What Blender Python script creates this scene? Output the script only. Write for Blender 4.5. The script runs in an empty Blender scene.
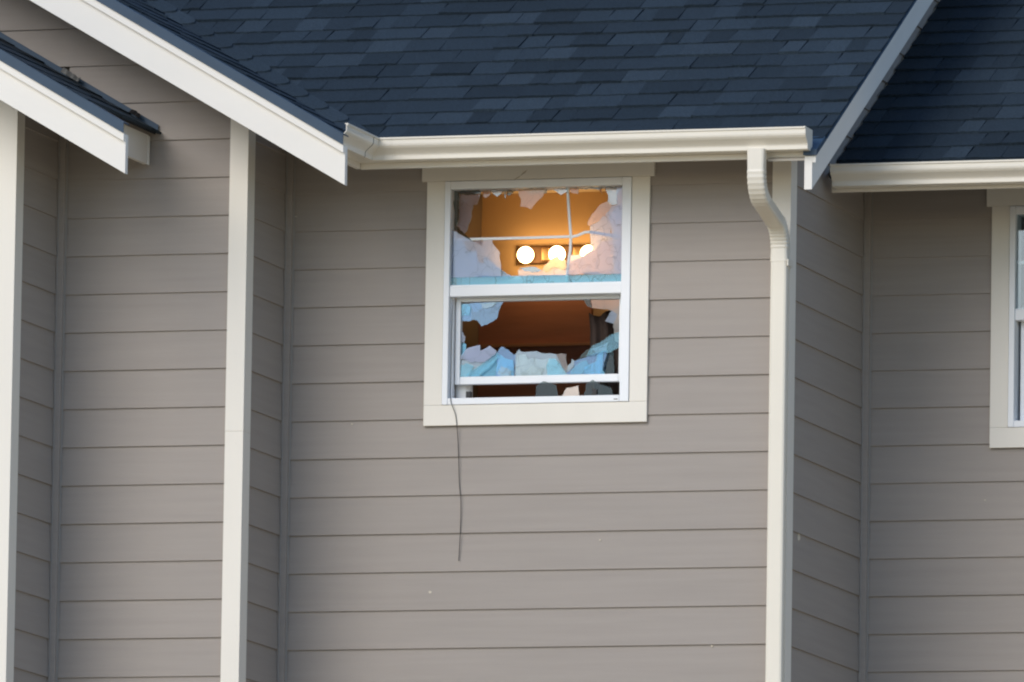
import bpy, bmesh, math, random
from mathutils import Vector, Matrix
R = math.radians
random.seed(7)
scn = bpy.context.scene
col = scn.collection

# ------------------------------------------------------------------ camera, sky, sun, exposure
cam_d = bpy.data.cameras.new('camera'); cam = bpy.data.objects.new('camera', cam_d); col.objects.link(cam)
TH, PH, RO, FPX = R(16.7), R(7.1), R(0.89), 11750.0
fwd = Vector((-math.sin(TH)*math.cos(PH), math.cos(TH)*math.cos(PH), math.sin(PH)))
rgt = Vector((math.cos(TH), math.sin(TH), 0)); upv = rgt.cross(fwd)
r2 = rgt*math.cos(RO)+upv*math.sin(RO); u2 = -rgt*math.sin(RO)+upv*math.cos(RO)
M4 = Matrix((r2, u2, -fwd)).transposed().to_4x4()
M4.translation = Vector((0, 0, 5.2)) - fwd*(FPX/216.0)
cam.matrix_world = M4
cam_d.sensor_width = 36; cam_d.lens = FPX/1024*36
cam_d.clip_start = 1; cam_d.clip_end = 2000
scn.camera = cam

SUN_EL, SUN_AZ = R(31), R(-20)      # azimuth measured from the facade normal (-Y), negative = towards -X (left)
sun_dir = Vector((math.sin(SUN_AZ)*math.cos(SUN_EL), -math.cos(SUN_AZ)*math.cos(SUN_EL), math.sin(SUN_EL)))
w = bpy.data.worlds.new('World'); scn.world = w; w.use_nodes = True
nt = w.node_tree; nt.nodes.clear()
sky = nt.nodes.new('ShaderNodeTexSky'); sky.sky_type = 'NISHITA'; sky.sun_disc = False
sky.sun_elevation = SUN_EL; sky.sun_rotation = math.atan2(sun_dir.x, sun_dir.y)
sky.air_density = 1.0; sky.dust_density = 0.6; sky.ozone_density = 2.5
bg = nt.nodes.new('ShaderNodeBackground'); bg.inputs['Strength'].default_value = 0.15
wo = nt.nodes.new('ShaderNodeOutputWorld')
nt.links.new(sky.outputs[0], bg.inputs[0]); nt.links.new(bg.outputs[0], wo.inputs[0])
sd = bpy.data.lights.new('sun', 'SUN'); sd.energy = 1.35; sd.angle = R(35); sd.color = (1.0, .92, .82)
so = bpy.data.objects.new('sun', sd); col.objects.link(so)
so.rotation_euler = sun_dir.to_track_quat('Z', 'Y').to_euler(); so.location = (-10, -20, 25)
scn.view_settings.view_transform = 'Standard'; scn.view_settings.look = 'None'
scn.view_settings.gamma = 1; scn.view_settings.use_curve_mapping = False
scn.view_settings.exposure = 0.28
scn.render.engine = 'CYCLES'
scn.cycles.filter_width = 2.1
scn.cycles.transparent_max_bounces = 16

# ------------------------------------------------------------------ materials
def mat(name, c, rough=.6, var=.06, scale=6, bump=0.0, bscale=60, stretch=(1,1,1), objvar=0.0, metal=0, spec=.4, grime=0.0, hue=None):
    m = bpy.data.materials.new(name); m.use_nodes = True
    n = m.node_tree.nodes; l = m.node_tree.links
    b = n['Principled BSDF']
    b.inputs['Roughness'].default_value = rough; b.inputs['Metallic'].default_value = metal
    b.inputs['Specular IOR Level'].default_value = spec
    tc = n.new('ShaderNodeNewGeometry')
    mp = n.new('ShaderNodeMapping'); mp.inputs['Scale'].default_value = stretch
    l.new(tc.outputs['Position'], mp.inputs[0])
    nz = n.new('ShaderNodeTexNoise'); nz.inputs['Scale'].default_value = scale; nz.inputs['Detail'].default_value = 6
    l.new(mp.outputs[0], nz.inputs['Vector'])
    mr = n.new('ShaderNodeMapRange'); mr.inputs['From Min'].default_value = .25; mr.inputs['From Max'].default_value = .75
    mr.inputs['To Min'].default_value = 1-var; mr.inputs['To Max'].default_value = 1+var
    l.new(nz.outputs['Fac'], mr.inputs['Value'])
    val = mr.outputs[0]
    if objvar:
        oi = n.new('ShaderNodeObjectInfo')
        m2 = n.new('ShaderNodeMapRange'); m2.inputs['To Min'].default_value = 1-objvar; m2.inputs['To Max'].default_value = 1+objvar
        l.new(oi.outputs['Random'], m2.inputs['Value'])
        mm = n.new('ShaderNodeMath'); mm.operation = 'MULTIPLY'
        l.new(val, mm.inputs[0]); l.new(m2.outputs[0], mm.inputs[1]); val = mm.outputs[0]
    if grime:
        n3 = n.new('ShaderNodeTexNoise'); n3.inputs['Scale'].default_value = 38; n3.inputs['Detail'].default_value = 3
        l.new(tc.outputs['Position'], n3.inputs['Vector'])
        m3 = n.new('ShaderNodeMapRange'); m3.inputs['From Min'].default_value = .68; m3.inputs['From Max'].default_value = .8
        m3.inputs['To Min'].default_value = 1; m3.inputs['To Max'].default_value = 1-grime
        l.new(n3.outputs['Fac'], m3.inputs['Value'])
        mm = n.new('ShaderNodeMath'); mm.operation = 'MULTIPLY'
        l.new(val, mm.inputs[0]); l.new(m3.outputs[0], mm.inputs[1]); val = mm.outputs[0]
    sc = n.new('ShaderNodeVectorMath'); sc.operation = 'SCALE'; sc.inputs[0].default_value = c
    l.new(val, sc.inputs['Scale']); l.new(sc.outputs[0], b.inputs['Base Color'])
    if bump:
        n2 = n.new('ShaderNodeTexNoise'); n2.inputs['Scale'].default_value = bscale; n2.inputs['Detail'].default_value = 5
        l.new(mp.outputs[0], n2.inputs['Vector'])
        bp = n.new('ShaderNodeBump'); bp.inputs['Strength'].default_value = bump; bp.inputs['Distance'].default_value = .004
        l.new(n2.outputs['Fac'], bp.inputs['Height']); l.new(bp.outputs[0], b.inputs['Normal'])
    return m

def emis(name, c, s):
    m = bpy.data.materials.new(name); m.use_nodes = True
    n = m.node_tree.nodes; n.clear()
    e = n.new('ShaderNodeEmission'); e.inputs[0].default_value = (*c, 1); e.inputs[1].default_value = s
    o = n.new('ShaderNodeOutputMaterial'); m.node_tree.links.new(e.outputs[0], o.inputs[0]); return m

def glass(name, tint, refl, gcol=(1,1,1), haze=0.0, hcol=(.85,.88,.9), milk=0.0, rough=.02, crack=0.0):
    """broken window glass: clear share, mirror share, light scattered through (haze) and scattered back (milk), fine crack lines"""
    m = bpy.data.materials.new(name); m.use_nodes = True
    n = m.node_tree.nodes; l = m.node_tree.links; n.clear()
    t = n.new('ShaderNodeBsdfTransparent'); t.inputs[0].default_value = (*tint, 1)
    out = t.outputs[0]
    geo = n.new('ShaderNodeNewGeometry')
    def mixin(sh, f):
        nonlocal out
        mx = n.new('ShaderNodeMixShader')
        if isinstance(f, float): mx.inputs[0].default_value = f
        else: l.new(f, mx.inputs[0])
        l.new(out, mx.inputs[1]); l.new(sh, mx.inputs[2]); out = mx.outputs[0]
    if haze:
        s = n.new('ShaderNodeBsdfRefraction'); s.inputs[0].default_value = (*tint, 1); s.inputs['IOR'].default_value = 1.12; s.inputs['Roughness'].default_value = .62; mixin(s.outputs[0], haze)
    if milk:
        d = n.new('ShaderNodeBsdfDiffuse'); d.inputs[0].default_value = (*hcol, 1)
        nz = n.new('ShaderNodeTexNoise'); nz.inputs['Scale'].default_value = 14; nz.inputs['Detail'].default_value = 4
        l.new(geo.outputs['Position'], nz.inputs['Vector'])
        mr = n.new('ShaderNodeMapRange'); mr.inputs['From Min'].default_value = .3; mr.inputs['From Max'].default_value = .7
        mr.inputs['To Min'].default_value = milk*.6; mr.inputs['To Max'].default_value = milk*1.4
        l.new(nz.outputs['Fac'], mr.inputs['Value']); mixin(d.outputs[0], mr.outputs[0])
    g = n.new('ShaderNodeBsdfGlossy'); g.inputs[0].default_value = (*gcol, 1); g.inputs['Roughness'].default_value = rough
    mixin(g.outputs[0], refl)
    if crack:
        vo = n.new('ShaderNodeTexVoronoi'); vo.feature = 'DISTANCE_TO_EDGE'; vo.inputs['Scale'].default_value = 9
        nw = n.new('ShaderNodeTexNoise'); nw.inputs['Scale'].default_value = 12
        ad = n.new('ShaderNodeVectorMath'); ad.operation = 'MULTIPLY_ADD'; ad.inputs[1].default_value = (.16,.16,.16)
        l.new(geo.outputs['Position'], nw.inputs['Vector']); l.new(nw.outputs['Color'], ad.inputs[0]); l.new(geo.outputs['Position'], ad.inputs[2])
        l.new(ad.outputs[0], vo.inputs['Vector'])
        mr = n.new('ShaderNodeMapRange'); mr.inputs['From Min'].default_value = .0; mr.inputs['From Max'].default_value = .022
        mr.inputs['To Min'].default_value = crack; mr.inputs['To Max'].default_value = 0
        l.new(vo.outputs['Distance'], mr.inputs['Value'])
        d2 = n.new('ShaderNodeBsdfDiffuse'); d2.inputs[0].default_value = (.12,.14,.15,1); mixin(d2.outputs[0], mr.outputs[0])
    o = n.new('ShaderNodeOutputMaterial'); l.new(out, o.inputs[0]); return m

MT = {}
MT['siding'] = mat('taupe_siding', (.345,.309,.281), .62, .05, 1.6, .3, 30, (1,1,22), objvar=.022, spec=.3)
MT['siding_y'] = mat('taupe_siding_side', (.345,.309,.281), .62, .05, 1.6, .3, 30, (1,1,22), objvar=.022, spec=.3)
MT['sealant'] = mat('taupe_sealant', (.33,.315,.30), .45, .03)
MT['chip'] = mat('bare_board_chip', (.62,.56,.46), .8, .1)
MT['scuff'] = mat('grey_scuff', (.46,.40,.31), .8, .1)
MT['wrap'] = mat('sheathing', (.12,.10,.085), .9, .1)
MT['trim'] = mat('cream_trim', (.795,.758,.685), .5, .03, 5, .05, 40, (1,1,.2), grime=.03)
MT['barge'] = mat('white_barge', (.785,.76,.71), .5, .025, 4, .06, 40, (.3,1,1), grime=.02)
MT['vinyl'] = mat('white_vinyl', (.84,.865,.90), .35, .015, 8)
MT['gutter'] = mat('cream_gutter', (.755,.712,.62), .32, .03, 3, grime=.03)
MT['drip'] = mat('navy_drip_edge', (.032,.064,.108), .5, .12, 8, spec=.3)
MT['deck'] = mat('roof_deck', (.02,.024,.032), .95, .1)
MT['soffit'] = mat('soffit_boards', (.50,.46,.40), .7, .05)
def shing(name, c): return mat(name, c, .9, .28, 95, .6, 160, objvar=.07, spec=.25)
MT['sh'] = [shing('navy_shingle', (.020,.033,.047)), shing('dark_navy_shingle', (.0155,.0265,.038)),
            shing('slate_navy_shingle', (.024,.039,.055)), shing('blue_grey_shingle', (.030,.047,.065))]
MT['bounce_ground'] = mat('warm_bounce_ground', (.50,.38,.22), .95, .3, .4, .5, 30)  # unseen ground, made pale and warm to bounce light under the eaves
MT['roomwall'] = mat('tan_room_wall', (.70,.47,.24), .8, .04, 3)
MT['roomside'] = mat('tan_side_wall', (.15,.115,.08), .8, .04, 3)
MT['ceil'] = mat('room_ceiling', (.75,.62,.42), .9, .02)
MT['brown'] = mat('brown_floor_mirror', (.42,.18,.10), .55, .12, 5, stretch=(1,1,6))  # floor brown, also painted on the mirror as its dim reflection
MT['brownrail'] = mat('light_brown_rail', (.55,.28,.13), .4, .08)
MT['shaded_plate'] = mat('shaded_plate_metal', (.14,.075,.035), .5, .05, metal=.3)  # dark brown imitates the shade on the light bar's metal plate
MT['brass'] = mat('polished_metal', (.55,.38,.2), .4, .02, metal=.9)
MT['bulb'] = emis('lit_globe', (1.0,.62,.27), 13)
MT['paper'] = mat('white_paper', (.88,.86,.82), .85, .04)
MT['black'] = mat('black_plastic', (.02,.02,.022), .5, .1)
MT['cloth'] = mat('dark_cloth', (.050,.032,.026), .9, .3, 12, .4, 90)
MT['scrap'] = mat('grey_felt', (.16,.16,.155), .95, .4, 60, .5, 90)
MT['muntin'] = mat('white_grille', (.90,.91,.92), .35, .03)
MT['edge'] = mat('glass_edge', (.45,.62,.55), .25, .1)
MT['g1'] = glass('hazed_glass', (.88,.78,.70), .055, (1,1,1), .85, (.80,.76,.76), .035, crack=.15)
MT['g2'] = glass('crazed_glass', (.80,.80,.86), .078, (.80,.88,1), .85, (.62,.68,.85), .07, crack=.3)  # crazed pieces; bluish milk and gloss imitate the reflected sky
MT['g3'] = glass('sky_tint_glass', (.60,.76,.90), .125, (.62,.80,1), .2, (.50,.66,.86), .03, .02, crack=.2)  # blue of the reflected sky painted into tint, gloss and milk
MT['g4'] = glass('milky_glass', (.80,.85,.88), .125, (.84,.94,1), .4, (.70,.78,.80), .06, .05, crack=.2)
MT['g5'] = glass('smoky_glass', (.55,.58,.56), .04, (.8,.9,.9), 0.0, (.5,.5,.45), 0.0, .03)
MT['g6'] = glass('bright_sky_tint_glass', (.55,.80,.90), .14, (.48,.84,1), .2, (.50,.78,.88), .04, .02, crack=.2)  # stronger painted sky reflection, cyan in tint and gloss
MT['g7'] = glass('faint_sky_tint_glass', (.82,.92,.95), .075, (.55,.88,1), 0.0, (.55,.80,.92), .015, .02, crack=.15)  # overlay pieces with a weak sky reflection coloured in
MT['g8'] = glass('frosted_glass', (.88,.9,.9), .07, (.92,1,1), .15, (.82,.84,.80), .03, .03, crack=.2)
MT['g9'] = glass('tinted_glass', (.60,.84,.90), .06, (.8,.95,1), 0.0, (.7,.85,.88), .06, .03, crack=.35)
MT['pane'] = glass('window_glass', (.80,.86,.88), .10)

# ------------------------------------------------------------------ mesh helpers
def link(name, me, m, parent=None):
    o = bpy.data.objects.new(name, me); col.objects.link(o)
    if m is not None and not me.materials: me.materials.append(m)
    if parent is not None: o.parent = parent
    return o
def from_bm(name, bm, m, parent=None, smooth=False):
    bmesh.ops.recalc_face_normals(bm, faces=bm.faces[:])
    me = bpy.data.meshes.new(name); bm.to_mesh(me); bm.free()
    if smooth:
        for p in me.polygons: p.use_smooth = True
    return link(name, me, m, parent)
def bbox(bm, x0, x1, y0, y1, z0, z1, bev=0):
    vs = [bm.verts.new((x, y, z)) for x in (x0, x1) for y in (y0, y1) for z in (z0, z1)]
    fs = [bm.faces.new([vs[i] for i in q]) for q in ((0,1,3,2),(4,6,7,5),(0,4,5,1),(2,3,7,6),(0,2,6,4),(1,5,7,3))]
    if bev:
        es = {e for f in fs for e in f.edges}
        bmesh.ops.bevel(bm, geom=list(es), offset=bev, segments=2, affect='EDGES', profile=.5)
def box(name, x0, x1, y0, y1, z0, z1, m, parent=None, bev=0):
    bm = bmesh.new(); bbox(bm, x0, x1, y0, y1, z0, z1, bev); return from_bm(name, bm, m, parent)
def prism_bm(bm, A, B):
    a = [bm.verts.new(p) for p in A]; b = [bm.verts.new(p) for p in B]; n = len(a)
    bm.faces.new(a); bm.faces.new(b[::-1])
    for i in range(n): bm.faces.new((a[i], b[i], b[(i+1) % n], a[(i+1) % n]))
def prism(name, A, B, m, parent=None):
    bm = bmesh.new(); prism_bm(bm, A, B); return from_bm(name, bm, m, parent)
def empty(name, loc=(0,0,0), parent=None):
    o = bpy.data.objects.new(name, None); o.empty_display_size = .2; col.objects.link(o); o.location = loc
    if parent is not None: o.parent = parent
    return o
def tag(o, label, cat=None, group=None, kind=None):
    if label: o['label'] = label
    if cat: o['category'] = cat
    if group: o['group'] = group
    if kind: o['kind'] = kind
    return o
def tube(name, pts, r, m, parent=None, seg=8):
    bm = bmesh.new(); rings = []
    for i, p in enumerate(pts):
        p = Vector(p); d = (Vector(pts[min(i+1, len(pts)-1)])-Vector(pts[max(i-1, 0)])).normalized()
        a = d.orthogonal().normalized()
        if abs(d.y) < .9: a = (Vector((0,1,0)) - d*d.y).normalized()
        b = d.cross(a)
        rings.append([bm.verts.new(p+(a*math.cos(t)+b*math.sin(t))*r) for t in [2*math.pi*k/seg for k in range(seg)]])
    for A, B in zip(rings, rings[1:]):
        for k in range(seg): bm.faces.new((A[k], A[(k+1) % seg], B[(k+1) % seg], B[k]))
    bm.faces.new(rings[0][::-1]); bm.faces.new(rings[-1])
    return from_bm(name, bm, m, parent, True)

# ------------------------------------------------------------------ ground
def terrain():
    bm = bmesh.new()
    xs = [-600,-200,-80,-40,-20,-10,0,10,20,40,80,200,600]
    ys = [-900,-300,-120,-80,-60,-52,-46,-40,-34,-28,-22,-16,-11,-7,-4,0,10,40,200,900]
    def z(y):
        t = min(1, max(0, (-y-5)/45)); return -3.2*t*t*(3-2*t)
    g = [[bm.verts.new((x, y, z(y))) for y in ys] for x in xs]
    for i in range(len(xs)-1):
        for j in range(len(ys)-1): bm.faces.new((g[i][j], g[i+1][j], g[i+1][j+1], g[i][j+1]))
    return from_bm('bounce_ground', bm, MT['bounce_ground'], smooth=True)
tag(terrain(), None, None, None, 'structure')

# ------------------------------------------------------------------ the house
house = tag(empty('house'), 'taupe lap-sided house with cream trim, stepped bays and navy shingle roofs', 'house')

ROW0, EXP = 4.844, .178
PM, ZM = .557, 6.222          # main roof plane   z = ZM + PM*y
PG, ZG = .584, 5.722          # second gable      z = ZG - PG*x
ZR = 5.655            # recessed roof     z = ZR + PM*y
ZL = 6.018 - PG*1.342         # first gable       z = ZL - PG*x
Y_MAIN, Y_BAY, Y_LEFT, Y_REC = 0.0, -.633, -1.278, 1.37
X_BAY, X_LEFT, X_MAIN = -1.09, -1.995, 1.333

def board(parent, axis, base, s0, s1, zb, cut=None, ztop=None, m=None):
    """one lap board: axis 'x' faces -Y at y=base; axis 'y' faces +X at x=base; s0..s1 its run; cut(z) caps s1"""
    h = .201 if ztop is None else min(.201, ztop-zb)
    jit = random.uniform(-.0006, .0006)
    prof = [(0.0+jit, 0), (-.0100*h/.2+jit, h), (-.0200*h/.2, h), (-.0103, 0)]     # (out, dz)
    def P(s, o, z): return (s, base-o, z) if axis == 'x' else (base+o, s, z)
    e1 = [min(s1, cut(zb+dz)) if cut else s1 for o, dz in prof]
    if min(e1)-s0 < .02: return
    A = [P(s0, o, zb+dz) for o, dz in prof]; B = [P(e, o, zb+dz) for e, (o, dz) in zip(e1, prof)]
    return prism('siding_board', A, B, m or MT['siding'], parent)
def rows(zlo, zhi):
    k0 = math.ceil((zlo-ROW0)/EXP-.999); k1 = math.floor((zhi-ROW0)/EXP)
    return [ROW0+EXP*k for k in range(k0, k1+1)]
ZVIS = 3.05
def lower_siding(parent, axis, base, s0, s1):
    bm = bmesh.new(); zb = ROW0+EXP*math.floor((ZVIS-ROW0)/EXP)
    zs = []
    for z in rows(.2, ZVIS-.02):
        prof = [(0, 0), (-.0100, .201), (-.0200, .201), (-.0103, 0)]
        if z > ZVIS-.03: continue
        def P(s, o, zz): return (s, base-o, zz) if axis == 'x' else (base+o, s, zz)
        prism_bm(bm, [P(s0, o, z+d) for o, d in prof], [P(s1, o, z+d) for o, d in prof])
    o = from_bm('lower_siding', bm, MT['siding'], parent); o['kind'] = 'stuff'
VROWS = [z for z in rows(ZVIS, 8.5) if z > ZVIS-.03]

# --- front walls (sheathing mesh is the wall, its boards are its children)
def sheath(name, parts):
    bm = bmesh.new()
    for p in parts: bbox(bm, *p)
    return from_bm(name, bm, MT['wrap'], house)
# main wall with window opening
WX0, WX1, WZ0, WZ1 = -.332, .571, 4.905, 5.953
main = sheath('wall', [(-1.12,WX0,.026,.12,0,6.17),(WX1,1.30,.026,.12,0,6.17),(WX0,WX1,.026,.12,0,WZ0),(WX0,WX1,.026,.12,WZ1,6.17)])
tag(main, 'sheltered taupe front wall holding the broken window')
for z in VROWS:
    if z > 6.1: continue
    if z+.178 > 4.85 and z < 6.09:
        board(main, 'x', Y_MAIN, -1.072, -.418, z, ztop=6.17); board(main, 'x', Y_MAIN, .655, 1.246, z, ztop=6.17)
    else: board(main, 'x', Y_MAIN, -1.072, 1.246, z, ztop=6.17)
lower_siding(main, 'x', Y_MAIN, -1.072, 1.246)
# second bay wall under the gable
bay = bmesh.new()
prism_bm(bay, [(-4.2,Y_BAY+.026,0),(-1.115,Y_BAY+.026,0),(-1.115,Y_BAY+.026,ZG+PG*1.115-.07),(-2.9,Y_BAY+.026,ZG+PG*2.9-.07),(-4.2,Y_BAY+.026,ZG+PG*1.6-.07)],
              [(-4.2,Y_BAY+.12,0),(-1.115,Y_BAY+.12,0),(-1.115,Y_BAY+.12,ZG+PG*1.115-.07),(-2.9,Y_BAY+.12,ZG+PG*2.9-.07),(-4.2,Y_BAY+.12,ZG+PG*1.6-.07)])
bay = from_bm('wall', bay, MT['wrap'], house)
tag(bay, 'gable wall of the bay left of the broken window')
for z in VROWS:
    if z > 7.2: continue
    cut = lambda zz: min(X_BAY-.093, (ZG-.075-zz)/PG)
    s0 = -1.975 if z < 6.35 else -3.0
    board(bay, 'x', Y_BAY, s0, X_BAY-.093, z, cut=cut)
lower_siding(bay, 'x', Y_BAY, -1.975, X_BAY-.093)
# first (leftmost) bay wall
lf = bmesh.new()
pl = [(-5.2,0),(-2.02,0),(-2.02,ZL+PG*2.02-.07),(-3.6,ZL+PG*3.6-.07),(-5.2,ZL+PG*2.0-.07)]
prism_bm(lf, [(x,Y_LEFT+.026,z) for x,z in pl], [(x,Y_LEFT+.12,z) for x,z in pl])
lf = from_bm('wall', lf, MT['wrap'], house)
tag(lf, 'nearest front wall at the left edge, behind its cream corner board')
for z in VROWS:
    if z < 6.9: board(lf, 'x', Y_LEFT, -3.4, X_LEFT-.14, z, cut=lambda zz: min(X_LEFT-.14, (ZL-.075-zz)/PG))
lower_siding(lf, 'x', Y_LEFT, -3.4, X_LEFT-.14)
# recessed wall on the right with its window opening
DX, DZ = 2.357, .012
vx0, vx1, vz0, vz1 = WX0+DX, WX1+DX, WZ0+DZ, WZ1+DZ
rec = sheath('wall', [(1.30,vx0,Y_REC+.026,Y_REC+.12,0,6.25),(vx1,4.6,Y_REC+.026,Y_REC+.12,0,6.25),(vx0,vx1,Y_REC+.026,Y_REC+.12,0,vz0),(vx0,vx1,Y_REC+.026,Y_REC+.12,vz1,6.25)])
tag(rec, 'recessed front wall at the right, under the far gutter')
for z in VROWS:
    if z > 6.1: continue
    if z+.178 > 4.86 and z < 6.09:
        board(rec, 'x', Y_REC, 1.353, 1.939, z, ztop=6.2); board(rec, 'x', Y_REC, 3.012, 4.2, z, ztop=6.2)
    else: board(rec, 'x', Y_REC, 1.353, 4.2, z)
lower_siding(rec, 'x', Y_REC, 1.362, 4.2)
# return walls facing right
def ret_wall(x, y0, y1, ztop, lab, capf=None):
    wl = box('wall', x-.12, x-.026, y0+.02, y1+.055, 0, ztop-.03, MT['wrap'], house) if capf is None else None
    if capf is not None:
        pts = [(y0+.02,0),(y1+.1,0),(y1+.1,capf(y1+.1)),(y0+.02,capf(y0+.02))]
        wl = prism('wall', [(x-.12,y,z) for y,z in pts], [(x-.026,y,z) for y,z in pts], MT['wrap'], house)
    tag(wl, lab)
    for z in VROWS:
        if z > ztop-.05: continue
        if capf is None: board(wl, 'y', x, y0, y1, z, ztop=ztop)
        else:
            # roof slope closes the board's front end: start where the underside clears it
            ys = max(y0, (z+.20-ZM+.06)/PM)
            if ys < y1+2: board(wl, 'y', x, ys, max(y1, ys+.3) if z < 6.1 else 3.2, z)
    lower_siding(wl, 'y', x, y0, y1)
    return wl
rb = ret_wall(X_BAY-.010, Y_BAY-.012+.112, -.032, 6.36, 'narrow side wall of the bay left of the broken window')
rl = ret_wall(X_LEFT-.010, Y_LEFT-.012+.112, Y_BAY-.032, 6.30, 'narrow shaded side wall near the left edge')
rm = ret_wall(X_MAIN-.010, .112-.012, Y_REC-.032, 7.6, 'side wall stepping back right of the downspout', capf=lambda y: ZM+PM*y-.07)
# corner boards and inside corner trim
def corner(parent, X, Y, z1, wfront=.089, joint=None):
    if joint:
        box('corner_board', X-wfront+.0006, X-.0004, Y-.0116, Y+.0095, 0, joint-.0005, MT['trim'], parent, .0005)
        box('corner_board', X-.021, X-.0014, Y+.0098, Y+.098, 0, joint-.0005, MT['trim'], parent, .0005)
    z0 = joint or 0
    box('corner_board', X-wfront, X, Y-.012, Y+.0095, z0, z1, MT['trim'], parent, .0015)
    box('corner_board', X-.021, X-.001, Y+.0098, Y+.098, z0, z1, MT['trim'], parent, .0015)
corner(bay, X_BAY, Y_BAY, 6.33, joint=4.726); corner(lf, X_LEFT, Y_LEFT, 6.28, .138); corner(main, X_MAIN, Y_MAIN, 6.16)
for par, X, Y, z1 in ((rb, X_BAY-.010, Y_MAIN, 6.2), (rl, X_LEFT-.010, Y_BAY, 6.3), (rm, X_MAIN-.010, Y_REC, 6.15)):
    box('inside_corner_trim', X-.024, X+.029, Y-.031, Y-.002, 0, z1, MT['siding'], par, .002)
    box('sealant_bead', X+.0292, X+.034, Y-.006, Y-.0005, 0, z1, MT['sealant'], par)
    box('sealant_bead', X+.001, X+.005, Y-.036, Y-.0315, 0, z1, MT['sealant'], par)

SPECKS = [
    ('m',-0.3784,0.004,4.0379,0.007),
    ('m',-0.7707,0.004,4.828,0.004),
    ('m',0.98,0.004,3.7688,0.005),
    ('m',-1.0618,0.004,5.8052,0.006),
    ('c',2.0107,1.374,4.1677,0.006),
    ('c',1.9145,1.374,4.5791,0.004),
    ('m',0.4371,0.004,4.2669,0.004),
    ('r',1.316,0.2576,4.294,0.022)]
for wi, x, y, z, r in SPECKS:      # small pale chips in the paint
    par = {'m': main, 'r': rm, 'c': rec}[wi]; bm = bmesh.new(); k = 9
    ring = [(r*math.cos(2*math.pi*i/k)*random.uniform(.7,1.2), r*math.sin(2*math.pi*i/k)*random.uniform(.6,1.0)) for i in range(k)]
    if wi == 'r': A_, B_ = [(x+.002, y+a, z+b) for a, b in ring], [(x-.012, y+a, z+b) for a, b in ring]
    else: A_, B_ = [(x+a, y-.001, z+b) for a, b in ring], [(x+a, y+.012, z+b) for a, b in ring]
    prism_bm(bm, A_, B_); from_bm('paint_chip', bm, MT['chip'], par)

# ------------------------------------------------------------------ roofs
def plane_pt(kind, u, v, h):
    """point on a roof plane: u along the eave, v distance measured in plan up from the eave, h above the plane"""
    if kind == 'main': n = Vector((0,-PM,1)).normalized(); p = Vector((u, v, ZM+PM*v))
    elif kind == 'rec': n = Vector((0,-PM,1)).normalized(); p = Vector((u, v, ZR+PM*v))
    elif kind == 'bay': n = Vector((PG,0,1)).normalized(); p = Vector((-v, u, ZG+PG*v))
    elif kind == 'left': n = Vector((PG,0,1)).normalized(); p = Vector((-v, u, ZL+PG*v))
    return p+n*h
def tab(bm, kind, a0, b0, a1, b1, v0, v1, h0, th, tilt=0.0, rag=.0):
    n = 4 if rag else 1
    lo = [(a0+(b0-a0)*i/n, v0+random.uniform(-rag, rag), h0+tilt*(1-2*i/n)+random.uniform(-rag, rag)*.35) for i in range(n+1)]
    lo += [(b1, v1, .002), (a1, v1, .002)]
    A = [plane_pt(kind, u, v, h) for u, v, h in lo]
    B = [plane_pt(kind, u, v, -.006) for u, v, h in lo]
    prism_bm(bm, A, B)
def valley_x(y): return (ZG-ZM-PM*y)/PG-.03
def valley_y(x): return (ZG-ZM-PG*x)/PM+.03
def slab(name, kind, poly, m, parent=house, t=.012, h=-.008):
    return prism(name, [plane_pt(kind, u, v, h) for u, v in poly], [plane_pt(kind, u, v, h-t) for u, v in poly], m, parent)
VS = .1445
# main roof
roof_m = slab('roof', 'main', [(-.60,-.385),(1.545,-.385),(1.545,4.2),(valley_x(4.2),4.2),(valley_x(-.2),-.2)], MT['deck'])
tag(roof_m, 'navy shingle roof slope above the broken window')
box('soffit', -.60, 1.51, -.40, .02, 0, 0.012, MT['soffit'], roof_m)
so_ = roof_m.children[-1]; so_.data.transform(Matrix.Translation((0,0,ZM-.040)) @ Matrix.Rotation(math.atan(PM),4,'X'))
def wsh():
    r = random.random()
    return MT['sh'][0 if r < .42 else 1 if r < .68 else 2 if r < .9 else 3]
def course(kind, k, v0, left, right, parent, vis, stuffbm):
    v1 = v0+VS+.012
    dv = random.uniform(-.004, .004)
    u = min(left(v0), left(v1))-random.uniform(0, .1); first = True; prev = None
    while u < right:
        wd = random.choice((random.uniform(.08,.13), random.uniform(.13,.19), random.uniform(.18,.28)))
        a, b = u, min(u+wd, right)
        if right-b < .06: b = right
        u = b
        la0, la1 = left(v0), left(v1)
        if b <= min(la0, la1)+.004: continue
        sk = random.uniform(-.012, .012)
        a0, a1 = min(max(a, la0), b-.002), max(a+sk, la1)
        h0 = random.choice((.009, .012, .015))+random.uniform(-.001, .0012)
        args = (kind, a0+.0002, b-.0002, a1+.0002, b-.0002, v0+dv+random.uniform(-.0015,.0015), v1, h0, 0, random.uniform(-.0012,.0012), .003)
        if vis(b, v0):
            bm = bmesh.new(); tab(bm, *args); from_bm('shingle', bm, wsh(), parent)
        else: tab(stuffbm[random.randrange(3)], *args)
def roofcourses(kind, vlist, left, right, parent, vis):
    st = [bmesh.new() for _ in range(3)]
    for k, v in enumerate(vlist): course(kind, k, v, left, right, parent, vis, st)
    for i, b in enumerate(st):
        o = from_bm('shingle_field', b, MT['sh'][i], parent); o['kind'] = 'stuff'
roofcourses('main', [-.405]+[-.305+.1447*k for k in range(31)], lambda v: max(valley_x(v), valley_x(-.12)-.0) if False else (valley_x(v) if v > -.3 else -.60), 1.565, roof_m, lambda b, v: -.2 < v < 1.40 and b > -2.3)
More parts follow.
